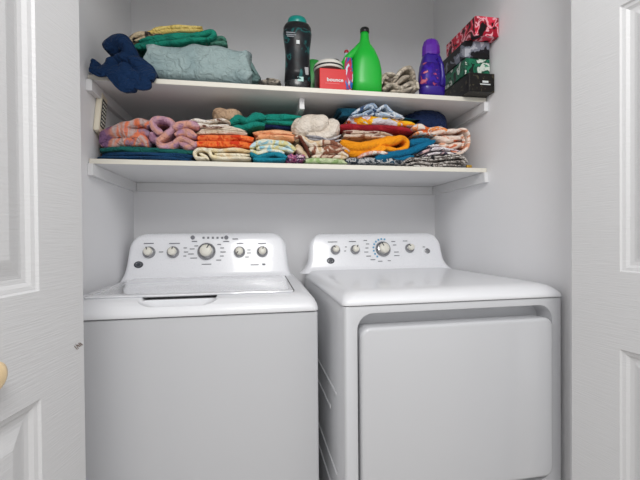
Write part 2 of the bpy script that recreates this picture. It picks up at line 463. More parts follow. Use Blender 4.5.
# ------------------------------------------------------------------ fabrics
def folded(name, x0, x1, yf, depth, z0, z1, k, m, seed=0, amp=.006, tilt=0.0, sag=.12, N=44, turn=0.0, roll=0):
    """a cloth folded k times: one serpentine ribbon with thickness, loops to the front"""
    Hh = z1-z0; plies = 2*k; pitch = Hh/plies; t = pitch*.86
    yb = yf+depth
    cl = []
    ya, yc = yf+pitch/2+.001, yb-pitch/2-.001
    for i in range(plies):
        z = z0+pitch*(i+.5)
        if i % 2 == 0:
            for q in range(6): cl.append((yc+(ya-yc)*q/5, z))
            if i < plies-1:
                for q in range(1, 8):
                    a = -PI/2-PI*q/8; cl.append((ya+pitch*.5*math.cos(a)*1.35, z+pitch/2+pitch/2*math.sin(a)))
        else:
            for q in range(6): cl.append((ya+(yc-ya)*q/5, z))
            if i < plies-1:
                for q in range(1, 5):
                    a = -PI/2+PI*q/5; cl.append((yc+pitch*.5*math.cos(a), z+pitch/2+pitch/2*math.sin(a)))
    Lp, Rp = [], []
    for i, (y, z) in enumerate(cl):
        p, n = cl[max(0, i-1)], cl[min(len(cl)-1, i+1)]
        tx, tz = n[0]-p[0], n[1]-p[1]; l = math.hypot(tx, tz) or 1
        nx, nz = -tz/l, tx/l
        Lp.append((y+nx*t/2, z+nz*t/2)); Rp.append((y-nx*t/2, z-nz*t/2))
    loop = Lp+list(reversed(Rp)); nl_ = len(Lp)
    bm = bmesh.new(); rows = []
    xc = (x0+x1)/2; hw = (x1-x0)/2
    for j in range(N+1):
        s = -1+2*j/N
        s2 = math.copysign(1-(1-abs(s))**1.25, s)
        row = []
        for (y, z) in loop:
            g = (z-z0)/Hh
            gw = noise.noise(Vector((s2*hw*11+seed*4.4, g*2.2+seed, y*3)))*.16*math.sin(PI*g)
            z = z0+(g+gw)*Hh
            f1 = noise.noise(Vector((s2*hw*14+seed*7.1, z*38, seed*3.3)))
            f2 = noise.noise(Vector((s2*hw*9+seed*2.3, y*6, seed+z*9)))
            f3 = noise.noise(Vector((s2*hw*45+seed, y*25, z*45+seed)))
            dx = noise.noise(Vector((z*60+seed*5, y*8, s)))*.022*abs(s2)**3
            e = abs(s2)**5
            yy = y+f1*amp*2.2+e*.012*(.5+g)+f3*amp*.5+noise.noise(Vector((s2*hw*10, g*k*1.7, seed*9)))*amp*1.4+max(0, .22-abs(noise.noise(Vector((s2*hw*11+g*2.2+seed, g*1.6-s2*hw*5, seed*2.2)))))*amp*3.2
            zz = z0+(z-z0)*(1-sag*abs(s2)**3+f2*.16)+f3*amp*.3*g+tilt*s2*hw*g
            row.append(bm.verts.new((xc+s2*hw*(1-.04*g*abs(f1)*3)+dx, max(yy, yf-.012), max(zz, z0+.0006))))
        rows.append(row)
    n = len(loop)
    for a, b in zip(rows[:-1], rows[1:]):
        for i in range(n):
            j = (i+1) % n; bm.faces.new((a[i], a[j], b[j], b[i]))
    for r_, rev in ((rows[0], 0), (rows[-1], 1)):
        for i in range(nl_-1):
            q = (r_[i], r_[i+1], r_[n-2-i], r_[n-1-i])
            try: bm.faces.new(q)
            except ValueError: pass
    if turn:
        R = Matrix.Translation((xc, yf+depth/2, 0)) @ Matrix.Rotation(turn, 4, 'Z') @ Matrix.Translation((-xc, -yf-depth/2, 0))
        for v in bm.verts: v.co = R @ v.co
    return link(name, bm2me(bm), m, None, (xc, yf+depth/2, z0))

def crumple(name, x0, x1, y0, y1, z0, z1, m, seed=0, A=.22, fr=1.7, boxy=.7, warp=.9, cons=None, N=120, Mv=76, dirn=(1, .4, .6), flat=.25, skew=0.0):
    """a scrunched piece of cloth: a closed skin thrown into ridges and creases, flat where it rests"""
    pts = []
    d = Vector(dirn)
    sp = lambda c, e: math.copysign(abs(c)**e, c)
    for i in range(Mv+1):
        v = -PI/2+PI*i/Mv
        for j in range(N):
            u = 2*PI*j/N
            p = Vector((sp(math.cos(v), boxy)*sp(math.cos(u), boxy), sp(math.cos(v), boxy)*sp(math.sin(u), boxy), sp(math.sin(v), boxy)))
            q = Vector((p.x*d.x, p.y*d.y, p.z*d.z))*fr+Vector((seed*3.7, seed*1.3, seed*5.1))
            w = Vector((noise.noise(q*.8), noise.noise(q*.8+Vector((5, 5, 5))), noise.noise(q*.8+Vector((9, 1, 4)))))*warp
            r1 = 1-abs(noise.noise(q+w))*2.6
            r2 = 1-abs(noise.noise((q+w)*2.3))*2.4
            r3 = noise.noise((q+w)*5.5)
            g1 = abs(math.sin(PI*1.9*noise.noise((q+w)*.5)+seed)); g2 = abs(math.sin(PI*1.5*noise.noise((q+w)*1.5+Vector((3, 3, 3)))))
            k = 1+A*((g1-.5)*1.0+(g2-.5)*.25+r3*.04)
            pts.append(p*k)
    mn = [min(p[a] for p in pts) for a in range(3)]; mx = [max(p[a] for p in pts) for a in range(3)]
    lo, hi = (x0, y0, z0), (x1, y1, z1)
    mn[2] = mn[2]+(mx[2]-mn[2])*flat*.5
    out = []
    for p in pts:
        q = [lo[a]+(p[a]-mn[a])/(mx[a]-mn[a])*(hi[a]-lo[a]) for a in range(3)]
        q[0] += skew*(q[2]-z0)
        if q[2] < z0: q[2] = z0+.0005
        if cons: q = cons(q)
        out.append(q)
    bm = bmesh.new(); vs = [bm.verts.new(p) for p in out]
    for i in range(Mv):
        for j in range(N):
            a, b = i*N+j, i*N+(j+1) % N
            bm.faces.new((vs[a], vs[b], vs[b+N], vs[a+N]))
    bmesh.ops.remove_doubles(bm, verts=bm.verts, dist=1e-6)
    return link(name, bm2me(bm), m, None, ((x0+x1)/2, (y0+y1)/2, z0))

def ribbons(name, strips, yf, depth, m, seed=0, zmin=0.0, wob=.006, cons=None, loc=None, parent=None):
    """one cloth seen at its folded edges: strips = [(thickness_px, [(px, py), ...])] laid out at depth yf, running back into the pile"""
    bm = bmesh.new(); allx, allz = [], []
    for si, (tpx, pts) in enumerate(strips):
        P2 = [at(a, b, yf) for a, b in pts]
        ctr = []
        for i in range(len(P2)-1):
            p0, p1, p2, p3 = P2[max(0, i-1)], P2[i], P2[i+1], P2[min(len(P2)-1, i+2)]
            for q in range(7):
                t = q/7
                ctr.append(tuple(.5*((2*p1[a])+(-p0[a]+p2[a])*t+(2*p0[a]-5*p1[a]+4*p2[a]-p3[a])*t*t+(-p0[a]+3*p1[a]-3*p2[a]+p3[a])*t**3) for a in (0, 1)))
        ctr.append(P2[-1])
        n = len(ctr); th = tpx*.0041*yf/1.4*.95
        ys = [(0, .30), (.0018*th/.012, .72), (.006*th/.012, 1.0), (.02, 1.04), (depth*.35, .98), (depth*.7, .9), (depth, .7)]
        rows = []
        for (dy, f) in ys:
            loopL, loopR = [], []
            for i, (x, z) in enumerate(ctr):
                a, b = ctr[max(0, i-1)], ctr[min(n-1, i+1)]
                tx, tz = b[0]-a[0], b[1]-a[1]; l = math.hypot(tx, tz) or 1
                nx, nz = -tz/l, tx/l
                e = min(i, n-1-i)/(n-1)*n/4.0
                tap = math.sqrt(min(1, .15+e*.85))
                wv = 1+.35*noise.noise(Vector((x*30, z*30, seed+si*3)))
                h = th/2*f*tap*wv
                yn = yf+dy+wob*1.6*noise.noise(Vector((x*16+seed, z*16, si*2.7)))+.0025*si*(1 if dy < depth*.5 else 0)+wob*.5*noise.noise(Vector((x*60, z*60, seed)))
                ox = .008*noise.noise(Vector((x*8, dy*7, seed+si)))*min(1, dy*8); oz = .004*noise.noise(Vector((z*8+3, dy*7, seed+si)))*min(1, dy*8)
                for L_, sg in ((loopL, 1), (loopR, -1)):
                    q = [x+nx*h*sg+ox, yn, z+nz*h*sg+oz]
                    q[2] = max(q[2], zmin+.0004*(1+(sg+1)))
                    q[0] = min(max(q[0], XL+.022), XR-.022)
                    if cons: q = cons(q)
                    L_.append(q)
            rows.append([bm.verts.new(p) for p in loopL+list(reversed(loopR))])
        m_ = len(rows[0])
        for a, b in zip(rows[:-1], rows[1:]):
            for i in range(m_):
                j = (i+1) % m_; bm.faces.new((a[i], a[j], b[j], b[i]))
        for r_ in (rows[0], rows[-1]):
            for i in range(n-1):
                bm.faces.new((r_[i], r_[i+1], r_[m_-2-i], r_[m_-1-i]))
        allx += [c_[0] for c_ in ctr]; allz += [c_[1] for c_ in ctr]
    c0 = ((min(allx)+max(allx))/2, yf+depth/2, max(zmin, min(allz)))
    return link(name, bm2me(bm), m, parent, c0)
def ri(name, label, cat, strips, yf, depth, m, group='folded fabrics on the lower shelf', zmin=ZL+.0008, **kw):
    return tag(ribbons(name, strips, yf, depth, m, zmin=zmin, **kw), label, cat, group)

def PX(px, y, py=140): return at(px, py, y)[0]
def PZ(py, y, px): return at(px, py, y)[1]

def fo(name, label, cat, px0, px1, pyt, pyb, yf, depth, k, m, group='folded fabrics on the lower shelf', zmin=ZL+.0008, **kw):
    pm = (px0+px1)/2; py = (pyt+pyb)/2
    z0 = max(zmin, PZ(pyb, yf, pm)); z1 = PZ(pyt, yf, pm)
    o = folded(name, at(px0, py, yf)[0], at(px1, py, yf)[0], yf, depth, z0, z1, k, m, **kw)
    return tag(o, label, cat, group)
def cr(name, label, cat, px0, px1, pyt, pyb, yf, depth, m, group='folded fabrics on the lower shelf', zmin=ZL+.0008, **kw):
    pm = (px0+px1)/2; py = (pyt+pyb)/2
    z0 = max(zmin, PZ(pyb, yf, pm)); z1 = PZ(pyt, yf, pm)
    o = crumple(name, at(px0, py, yf)[0], at(px1, py, yf)[0], yf-.012, yf+depth, z0, z1, m, **kw)
    return tag(o, label, cat, group)

GL = 'folded fabrics on the lower shelf'
# -- left stack
fo('folded_towel', 'navy blue towel folded flat under the pink tie-dyed cloth', 'towel', 96, 193, 152.5, 159, 1.40, .30, 2, cloth('navy_towel', [(24, 66, 104)], scale=30), seed=1)
fo('folded_towel', 'dark green towel folded thin on top of the navy towel', 'towel', 98, 190, 147, 152.6, 1.405, .28, 1, cloth('green_towel', [(28, 98, 92)], scale=30), seed=2)
ri('tie_dyed_cloth', 'orange and lilac tie-dyed cloth heaped at the left end of the shelf', 'cloth', [(10, [(98, 143), (103, 134), (116, 130), (131, 134), (148, 144)]), (8, [(110, 128), (125, 124), (140, 121), (149, 125)]), (9, [(100, 145), (116, 141), (133, 141), (148, 145)]), (8, [(122, 133), (138, 131), (150, 134)])], 1.405, .14,
   cloth('tiedye', [(120, 88, 122), (196, 132, 110), (190, 170, 168), (222, 122, 84), (150, 124, 146)], 'noise', 12, (1.6, 1, .8), soft=.9), seed=3, zmin=ZL+.047)
ri('scrunched_fleece', 'lilac and peach fleece scrunched into open loops', 'cloth', [(6.5, [(162, 133), (154, 128), (151, 121), (158, 118), (168, 120), (172, 126), (165, 134), (158, 141), (162, 146), (172, 144), (180, 138), (189, 141), (196, 146)]), (7, [(172, 127), (180, 124), (190, 123), (199, 126)]), (8, [(174, 134), (184, 131), (196, 136)]), (7, [(178, 142), (188, 145), (196, 141)]), (7, [(160, 137), (152, 138), (150, 131)])], 1.395, .14,
   cloth('lilac_fleece', [(158, 116, 140), (192, 150, 166), (212, 156, 136), (170, 130, 156)], 'noise', 14, soft=.9), seed=11, zmin=ZL+.047)
# -- second stack
ri('folded_sheet', 'cream sheet folded in waves under the orange towels', 'sheet', [(3.4, [(206, 158), (196, 157), (195, 151), (202, 148.5), (209, 151), (212, 156), (222, 157.5), (236, 157), (251, 158)]), (3.6, [(206, 149), (220, 150), (235, 148.8), (251, 151)]), (3.2, [(214, 153.5), (230, 154), (250, 154.5)]), (3, [(199, 153), (204, 155), (208, 158.5)])], 1.395, .22, cloth('cream_sheet', [(236, 220, 178), (240, 232, 210), (226, 198, 150)], 'noise', 12, soft=.8), seed=5)
fo('folded_towel', 'red-orange patterned towel, lower of the two', 'towel', 196, 253, 140.6, 147.2, 1.405, .26, 1, cloth('orange_a', [(226, 84, 34), (240, 124, 60), (214, 60, 30)], 'noise', 40, soft=.7), seed=6)
fo('folded_towel', 'red-orange patterned towel, upper of the two', 'towel', 197, 254, 134, 140.6, 1.405, .26, 1, cloth('orange_b', [(232, 92, 40), (244, 130, 70), (216, 66, 32)], 'noise', 40, soft=.7), seed=7)
fo('folded_cloth', 'pale beige cloth folded on the orange towels', 'cloth', 199, 247, 125, 134, 1.41, .24, 2, cloth('beige_a', [(206, 186, 160), (226, 212, 196)], 'noise', 18, soft=.9), seed=8, tilt=-.1)
ri('napkin_bundle', 'white napkins with dark hems bundled above the beige cloth', 'cloth', [(3.2, [(186, 122), (196, 119.5), (208, 121), (222, 119), (230, 122)]), (3.2, [(188, 126), (200, 124), (212, 126), (229, 125)])], 1.40, .14, cloth('white_hem', [(120, 84, 70), (228, 218, 206), (232, 226, 218), (200, 180, 160)], 'noise', 22, (1, 1, 3), soft=.5), seed=9, zmin=1.49)
cr('crumpled_cloth', 'tan cloth crumpled on the highest point of the left pile', 'cloth', 212, 245, 105.5, 120, 1.44, .13, cloth('tan', [(186, 156, 128)], scale=15), seed=10, A=.26, fr=1.0, boxy=.8, warp=.6, skew=-.25, zmin=1.50)
# -- third stack
ri('patterned_cloth', 'pale blue and yellow patterned cloth folded over turquoise', 'cloth', [(5, [(250, 148), (257, 143), (271, 141.5), (287, 143), (296, 150)]), (4.6, [(256, 148), (270, 146.5), (284, 148), (294, 152)]), (3.6, [(250, 149.5), (258, 152.5), (265, 150.5), (275, 150), (285, 153)])], 1.395, .14, cloth('paleblue', [(150, 200, 214), (228, 226, 206), (214, 206, 150), (196, 220, 226)], 'noise', 22, soft=.5), seed=12, zmin=ZL+.025)
ri('folded_towel', 'turquoise towel in a wavy fold at the bottom of the middle stack', 'towel', [(4.5, [(250, 153), (258, 156.5), (266, 154.5), (276, 153.5), (287, 157)]), (4.5, [(253, 158.5), (266, 159), (286, 159)])], 1.397, .14, cloth('turq', [(26, 128, 150)], scale=15), seed=13)
cr('patterned_cloth', 'small magenta and purple patterned cloth poking out at shelf level', 'cloth', 286, 308, 152.5, 161, 1.395, .12, cloth('magenta', [(150, 60, 120), (206, 130, 160), (90, 50, 110), (220, 190, 200)], 'noise', 45, soft=.3), seed=14, A=.3)
fo('folded_towel', 'peach towel folded in the middle of the shelf', 'towel', 255, 294, 128, 140, 1.41, .24, 2, cloth('peach', [(236, 164, 118), (244, 184, 142)], 'noise', 16, soft=1), seed=15, amp=.008)
fo('folded_towel', 'navy towel beneath the two teal towels', 'towel', 250, 304, 121, 129, 1.46, .22, 1, cloth('navy2', [(20, 38, 78)], scale=15), seed=16)
ri('teal_towel', 'teal towel rolled loosely, left of the two', 'towel', [(7.5, [(229, 123), (238, 117), (247, 120), (256, 115), (266, 117)]), (7, [(232, 127), (244, 126), (256, 123), (265, 124)])], 1.425, .14, cloth('teal_a', [(20, 126, 112)], scale=15), seed=17, zmin=1.485)
fo('teal_towel', 'teal towel folded neatly, right of the two', 'towel', 262, 304, 113, 125, 1.45, .22, 2, cloth('teal_b', [(22, 134, 118)], scale=15), seed=18, amp=.008, zmin=1.47)
# dark cloths filling behind
fo('dark_cloth', 'black cloth tucked behind the peach towel', 'cloth', 236, 262, 128, 160, 1.66, .13, 4, cloth('darkfill', [(34, 36, 48)], scale=15), seed=19)
# -- fourth
cr('crumpled_cloth', 'large off-white cloth bunched up in the centre of the shelf', 'cloth', 292, 343, 112, 139, 1.40, .14, cloth('offwhite', [(214, 202, 188), (226, 216, 204)], 'noise', 10, soft=1), seed=23, A=.26, fr=1.05, boxy=.8, warp=.6, zmin=1.475, N=160, Mv=100)
ri('folded_cloth', 'grey cloth folded thin below the off-white bunch', 'cloth', [(2.2, [(306, 135), (318, 137), (330, 139), (341, 135)]), (2.2, [(308, 138), (320, 139.5), (332, 141.5), (342, 139)])], 1.392, .14, cloth('greythin', [(140, 138, 146), (200, 196, 196)], 'noise', 20, soft=.8), seed=22)
bw_ = ri('striped_cloth', 'beige cloth with a brown hem bunched under the off-white one', 'cloth', [(6.5, [(295, 138), (301, 137), (313, 143), (323, 141), (336, 143), (350, 151)]), (7, [(297, 144), (302, 151), (309, 157)]), (8, [(309, 149), (322, 150), (336, 149), (349, 156)]), (5, [(312, 156), (330, 156), (347, 157)])], 1.395, .14, cloth('brownband', [(226, 208, 184), (212, 184, 148), (228, 214, 196), (140, 90, 70), (206, 180, 160)], 'noise', 14, soft=.4), seed=24)
h_ = ribbons('brown_hem', [(2.6, [(299, 136), (304, 143), (308, 151), (310, 157)])], 1.385, .05, cloth('brownhem', [(92, 48, 36)]), seed=1, parent=bw_); h_['label'] = 'dark brown hem'
fo('green_cloth', 'pale green cloth lying flat at shelf level below the beige cloth', 'cloth', 304, 347, 157.5, 163, 1.39, .2, 1, cloth('palegreen', [(150, 178, 118), (196, 210, 168)], 'noise', 30, soft=.6), seed=25, amp=.003)
# -- fifth
fo('patterned_cloth', 'black and white patterned cloth lying under the mustard cloth', 'cloth', 344, 408, 157.5, 163.6, 1.405, .22, 1, cloth('bwp', [(30, 34, 40), (70, 80, 90), (190, 190, 190), (24, 70, 96)], 'noise', 50, soft=.2), seed=26, amp=.004)
ri('mustard_cloth', 'mustard orange cloth spread wide over the right of centre', 'cloth', [(9.5, [(341, 141), (352, 145), (363, 146), (376, 143), (390, 140), (403, 138)]), (5, [(396, 137), (405, 137), (409.5, 141), (407, 147), (396, 149), (386, 147)]), (9, [(345, 150), (358, 151), (372, 149), (389, 147)])], 1.392, .14, cloth('mustard', [(238, 150, 24)], scale=8), seed=47, wob=.010, zmin=ZL+.014)
ri('white_pink_cloth', 'white and pink cloth edge poking out below the mustard cloth', 'cloth', [(3.4, [(358, 157.5), (368, 153), (378, 151.5), (388, 153)])], 1.388, .1, cloth('pinkw', [(232, 210, 200), (220, 160, 140), (238, 230, 220)], 'noise', 30, soft=.5), seed=64)
fo('folded_cloth', 'beige and brown cloth folded directly above the mustard cloth', 'cloth', 344, 392, 129.5, 138, 1.42, .2, 2, cloth('beigebrown', [(150, 112, 92), (206, 184, 164), (218, 200, 184), (120, 70, 60)], 'noise', 20, (1, 1, 3), soft=.5), seed=28, zmin=1.45)
fo('folded_cloth', 'dark red cloth folded above the beige and brown cloth', 'cloth', 342, 414, 124, 131, 1.42, .2, 1, cloth('darkred', [(142, 24, 40), (170, 40, 50)], 'noise', 15, soft=1), seed=29, zmin=1.48, tilt=-.03)
fo('patterned_cloth', 'white, yellow and orange patterned cloth on the dark red one', 'cloth', 350, 418, 117, 125.5, 1.42, .2, 1, cloth('yellowpat', [(214, 208, 214), (244, 188, 40), (240, 150, 30), (206, 204, 216), (190, 84, 30)], 'noise', 13, (1, 1, 2), soft=.15, seedoff=2.2), seed=30, zmin=1.5, tilt=-.1)
fo('folded_cloth', 'petrol blue cloth beneath the blue and white crumpled one', 'cloth', 340, 420, 112, 118, 1.44, .2, 1, cloth('petrol', [(20, 76, 98)], scale=12), seed=31, zmin=1.5, tilt=-.12)
ri('crumpled_cloth', 'light blue and white cloth with navy hems crumpled on top', 'cloth', [(3, [(352, 114), (361, 109), (371, 105), (376, 111), (386, 105), (392, 111), (404, 116)]), (2.6, [(351, 116.5), (366, 113.5), (380, 114), (396, 115.5), (405, 117.5)]), (2.6, [(356, 110), (366, 105.5), (374, 102.5), (378, 107)]), (2.6, [(362, 113), (374, 109), (384, 112), (394, 113)])], 1.40, .14, cloth('bluewhite', [(50, 72, 106), (190, 202, 216), (150, 172, 196), (214, 220, 226), (60, 84, 120)], 'noise', 24, soft=.35), seed=32, zmin=1.52)
fo('dark_cloth', 'black cloth stack hidden behind the right pile', 'cloth', 330, 366, 114, 160, 1.67, .13, 5, cloth('darkfill2', [(36, 32, 44)], scale=15), seed=33)
# -- sixth
ri('blue_cloth', 'bright petrol blue cloth sliding out beside the mustard cloth', 'cloth', [(8, [(376, 159), (388, 155), (400, 153), (412, 150), (424, 145), (435, 141)]), (8, [(411, 143), (418, 141), (430, 139.5)]), (5.5, [(387, 160.5), (400, 159), (414, 156)])], 1.396, .14, cloth('bluecloth', [(14, 104, 142)], scale=10), seed=34, wob=.009)
ri('patterned_cloth', 'black, white and grey patterned cloth at the right end at shelf level', 'cloth', [(2.2, [(403, 163.5), (411, 158), (424, 160), (444, 158.5), (462, 157), (468, 162)]), (2.2, [(406, 165), (418, 162), (434, 163.5), (452, 161.5), (464, 161), (466, 164.5)]), (2.2, [(414, 165), (430, 166), (448, 164.5), (462, 165.5)]), (2.2, [(408, 161), (420, 157.5), (438, 156.5), (456, 154.5), (466, 156)])], 1.388, .14, cloth('bwgrey', [(40, 38, 42), (196, 190, 184), (110, 100, 96), (216, 212, 206)], 'noise', 34, (1, 1, 2), soft=.2), seed=35)
ri('striped_cloth', 'white and lilac striped cloth above the black and white one', 'cloth', [(3, [(420, 153.5), (432, 149), (446, 148.5), (462, 151)]), (2.6, [(424, 155.5), (440, 152.5), (460, 153.5)]), (3, [(418, 148.5), (430, 145), (444, 145)])], 1.394, .14, cloth('liststripe', [(210, 200, 206), (236, 232, 232), (80, 70, 90), (222, 190, 190)], 'noise', 24, (1, 1, 3), soft=.3), seed=36)
ri('striped_towel', 'white and terracotta striped towel rolled at the right end', 'towel', [(7, [(436, 137), (448, 138.5), (463, 137)]), (6, [(440, 144), (452, 146), (462, 143)]), (4.4, [(432, 133), (446, 130.5), (462, 129.5)]), (3.4, [(460, 128), (467, 129), (471, 136), (469, 146), (461, 153), (452, 150)]), (3, [(464, 133), (466, 139), (464, 147)])], 1.392, .14, cloth('terra', [(206, 112, 76), (232, 208, 192), (238, 222, 210), (222, 160, 130)], 'noise', 13, (1, 1, 2.2), soft=.3, seedoff=1.1), seed=37, wob=.008)
ri('crumpled_cloth', 'orange and white cloth bunched before the navy bag', 'cloth', [(5, [(413, 128), (420, 126), (430, 129), (440, 128), (449, 132)]), (4.5, [(416, 133), (426, 131.5), (438, 134.5)])], 1.40, .16, cloth('orangewhite', [(226, 110, 50), (232, 220, 210), (236, 150, 90), (220, 214, 214)], 'noise', 24, soft=.3), seed=38)
cr('navy_bag', 'soft navy bag standing at the back behind the right pile', 'bag', 409, 452, 106.5, 131, 1.485, .15, cloth('navybag', [(22, 40, 78)], scale=9, rough=.75), None, seed=39, A=.12, fr=.8)
boxobj_ = None
x, z = at(469, 165, 1.385)
tag(boxobj('gold_clip', (x-.012, x+.010, 1.378, 1.392, ZL+.0006, ZL+.013), mat('gold', srgb(190, 150, 60), .4, metal=.6), .003, loc=(x, 1.385, ZL)), 'tiny gold clip lying at the right end of the lower shelf', 'clip')

# -- upper shelf fabrics
GU = 'fabrics on the upper shelf'
zu = ZU+.0008
def over(q):      # what hangs below the shelf top stays in front of the shelf edge
    b = min(1, max(0, (ZU+.03-q[2])/.03))
    q[1] = q[1]*(1-b)+b*(1.325+(q[1]-1.325)*(YS-.008-1.325)/(1.50-1.325))
    return q
fo('folded_sheet', 'large grey-green sheet folded at the left of the upper shelf', 'sheet', 146, 250, 41, 81, 1.39, .22, 1, cloth('greygreen', [(138, 158, 160), (152, 170, 170)], 'noise', 8, soft=1, rough=.7, fibre=.2), GU, zu, seed=51, amp=.013, sag=.10, tilt=.02)
fo('folded_cloth', 'sage cloth corner sticking out right of the grey-green sheet', 'cloth', 236, 258, 56, 81, 1.44, .16, 2, cloth('sage', [(104, 128, 126)], scale=12), GU, zu, seed=52, amp=.012, sag=.6, tilt=-.3)
cr('crumpled_cloth', 'slate grey cloth squeezed between navy cloth and grey-green sheet', 'cloth', 139, 156, 46, 80, 1.50, .1, cloth('slate', [(64, 78, 84), (110, 128, 132)], 'noise', 14, soft=.8), GU, zu, seed=53, A=.3)
ri('folded_towel', 'green towel folded on top of the grey-green sheet', 'towel', [(4.5, [(132, 47), (142, 42), (156, 38), (176, 36), (196, 34), (210, 31), (214, 35), (206, 39)]), (4.5, [(136, 48), (150, 43.5), (170, 41), (190, 39), (208, 37.5)]), (4, [(138, 40), (156, 36), (180, 33), (204, 32)])], 1.41, .18, cloth('greentop', [(18, 108, 92), (26, 130, 108)], 'noise', 12, soft=1), GU, 1.80, seed=54, wob=.008)
ri('folded_towel', 'yellow towel folded at the very top of the upper pile', 'towel', [(4, [(150, 31), (162, 27.5), (180, 26), (202, 26)]), (3.4, [(146, 32), (160, 30.5), (182, 29), (203, 29.2)])], 1.43, .16, cloth('yellowtop', [(206, 180, 96), (216, 194, 120)], 'noise', 12, soft=1), GU, 1.84, seed=55, wob=.006)
ri('folded_cloth', 'beige cloth with black lining folded between yellow and green towels', 'cloth', [(4, [(127, 42), (131, 36), (138, 33), (150, 32)]), (3, [(134, 40), (146, 36), (162, 34)])], 1.425, .16, cloth('beigetop', [(196, 180, 150), (186, 168, 140), (60, 54, 50)], 'noise', 16, soft=.3), GU, 1.83, seed=56, wob=.006)
ri('green_cloth', 'muted green cloth corner sticking out above the right of the grey-green sheet', 'cloth', [(4.5, [(205, 42), (214, 38), (222, 37), (226, 41)]), (4, [(210, 43), (220, 42), (227, 44)])], 1.43, .14, cloth('mutedgreen', [(70, 120, 104)], scale=12), GU, 1.80, seed=66, wob=.006)
ri('navy_cloth', 'navy blue garment crumpled at the left end and hanging over the shelf edge', 'clothing', [
    (14, [(108, 58), (113, 70), (122, 82), (134, 88)]), (15, [(120, 62), (128, 72), (140, 82), (148, 78)]), (12, [(128, 57), (138, 62), (146, 70), (150, 80)]),
    (11, [(92, 58), (92, 66), (99, 70), (107, 65), (112, 57)]), (13, [(104, 47), (108, 41), (117, 38), (124, 43), (126, 51), (118, 56)]), (12, [(112, 56), (124, 55), (134, 60)])], 1.335, .14,
    cloth('navytop', [(8, 40, 76)], scale=9, rough=.8), GU, 1.50, seed=57, wob=.012, cons=over)
ri('striped_cloth', 'beige and grey striped cloths rolled between green jug and purple bottle', 'cloth', [(4, [(381, 85), (385, 76), (394, 79), (402, 70), (409, 66.5), (415, 71), (416, 80), (419, 89)]), (4, [(383, 88.5), (392, 84), (402, 86.5), (412, 82), (416, 89.5)]), (4, [(386, 80), (396, 83), (404, 77), (411, 75)]), (4, [(380, 79), (388, 72), (396, 73.5)]), (4, [(392, 89.5), (404, 90), (413, 87)])], 1.41, .14, cloth('beigeroll', [(104, 94, 84), (196, 184, 166), (160, 150, 136), (212, 202, 186)], 'noise', 16, (1, 1, 1.6), soft=.6), GU, zu, seed=60, wob=.012)
cr('crumpled_cloth', 'small grey rag lying flat left of the black bottle', 'cloth', 258, 282, 77.5, 83, 1.42, .08, cloth('rag', [(96, 92, 88), (180, 170, 156)], 'noise', 30, soft=.5), GU, zu, seed=61, A=.4)

# ------------------------------------------------------------------ bottles and boxes
def loft_ell(secs, n=40):
    """secs: (cx, cy, rx, ry, z, power)"""
    bm = bmesh.new(); rings = []
    for cx, cy, rx, ry, z, e in secs:
        ring = []
        for i in range(n):
            a = 2*PI*i/n; c, s = math.cos(a), math.sin(a)
            ring.append(Vector((cx+rx*math.copysign(abs(c)**e, c), cy+ry*math.copysign(abs(s)**e, s), z)))
        rings.append(ring)
    loft_rings(bm, rings); return bm2me(bm)

yb_ = 1.425
sc_ = 1.425
def bx(px, py, y): return at(px, py, y)
# black bottle
cx, _ = at(297.5, 60, yb_); zt = at(297, 18.5, yb_)[1]; zb = ZU+.001; hh = zt-zb
B = thing('scent_booster_bottle', 'tall black bottle with teal cap on the upper shelf', 'bottle', (cx, yb_, zb))
P_ = [(0, .047), (.02, .051), (.08, .052), (.25, .050), (.45, .0475), (.55, .048), (.68, .053), (.78, .0560), (.85, .0550), (.89, .049), (.905, .040)]
me = loft_ell([(cx, yb_, r*.98, r*.74, zb+hh*t, .85) for t, r in P_])
link('body', me, mat('bottle_black', srgb(24, 26, 28), .25), B)
me = loft_ell([(cx, yb_, .037, .031, zb+hh*.898, 1), (cx, yb_, .038, .032, zb+hh*.905, 1), (cx, yb_, .037, .032, zb+hh*.955, 1), (cx, yb_, .034, .029, zb+hh*.985, 1), (cx, yb_, .022, .019, zb+hh, 1)])
link('cap', me, mat('cap_teal', srgb(16, 140, 130), .3), B)
lab = [(t, r) for t, r in P_ if .2 < t < .8]
lab = [(.12, .0522)]+lab+[(.80, .0545)]
me = loft_ell([(cx, yb_, r*.98+.0008, r*.74+.0008, zb+hh*t, .85) for t, r in lab])
link('label_wrap', me, cloth('blacklabel', [(24, 24, 28), (22, 22, 26), (26, 26, 30), (26, 34, 38), (34, 92, 92), (26, 28, 32)], 'noise', 22, (1, 1, .7), soft=.3, rough=.3, fibre=0.01), B)
def patch(name, px0, px1, py0, py1, y, m, parent):
    x0, z1 = at(px0, py0, y); x1, z0 = at(px1, py1, y)
    return boxobj(name, (min(x0, x1), max(x0, x1), y-.001, y+.002, z0, z1), m, .0004, parent)
wh = mat('sticker_white', srgb(214, 220, 220), .5)
patch('drop_mark', 296.3, 299.6, 40, 44, yb_-.0405, wh, B)
patch('sticker', 297.5, 303.5, 76.5, 81.5, yb_-.038, mat('sticker_mint', srgb(170, 206, 200), .5), B)
patch('barcode', 303, 308.5, 67, 75, yb_-.0335, mat('sticker_grey', srgb(150, 150, 152), .5), B)
bm = bmesh.new()
for i, (a, b, c_) in enumerate([(286, 295, 33), (286, 296, 35.4), (287, 294, 37.5)]):
    x0, z = at(a, c_-i*.3, yb_-.033); x1, _ = at(b, c_, yb_-.033)
    box(bm, x0, x1, yb_-.0405, yb_-.037, z-.0015, z+.0015, .0003, 1)
link('printed_lines', bm2me(bm), mat('grey_lines', srgb(140, 144, 150), .5), B, smooth=False)

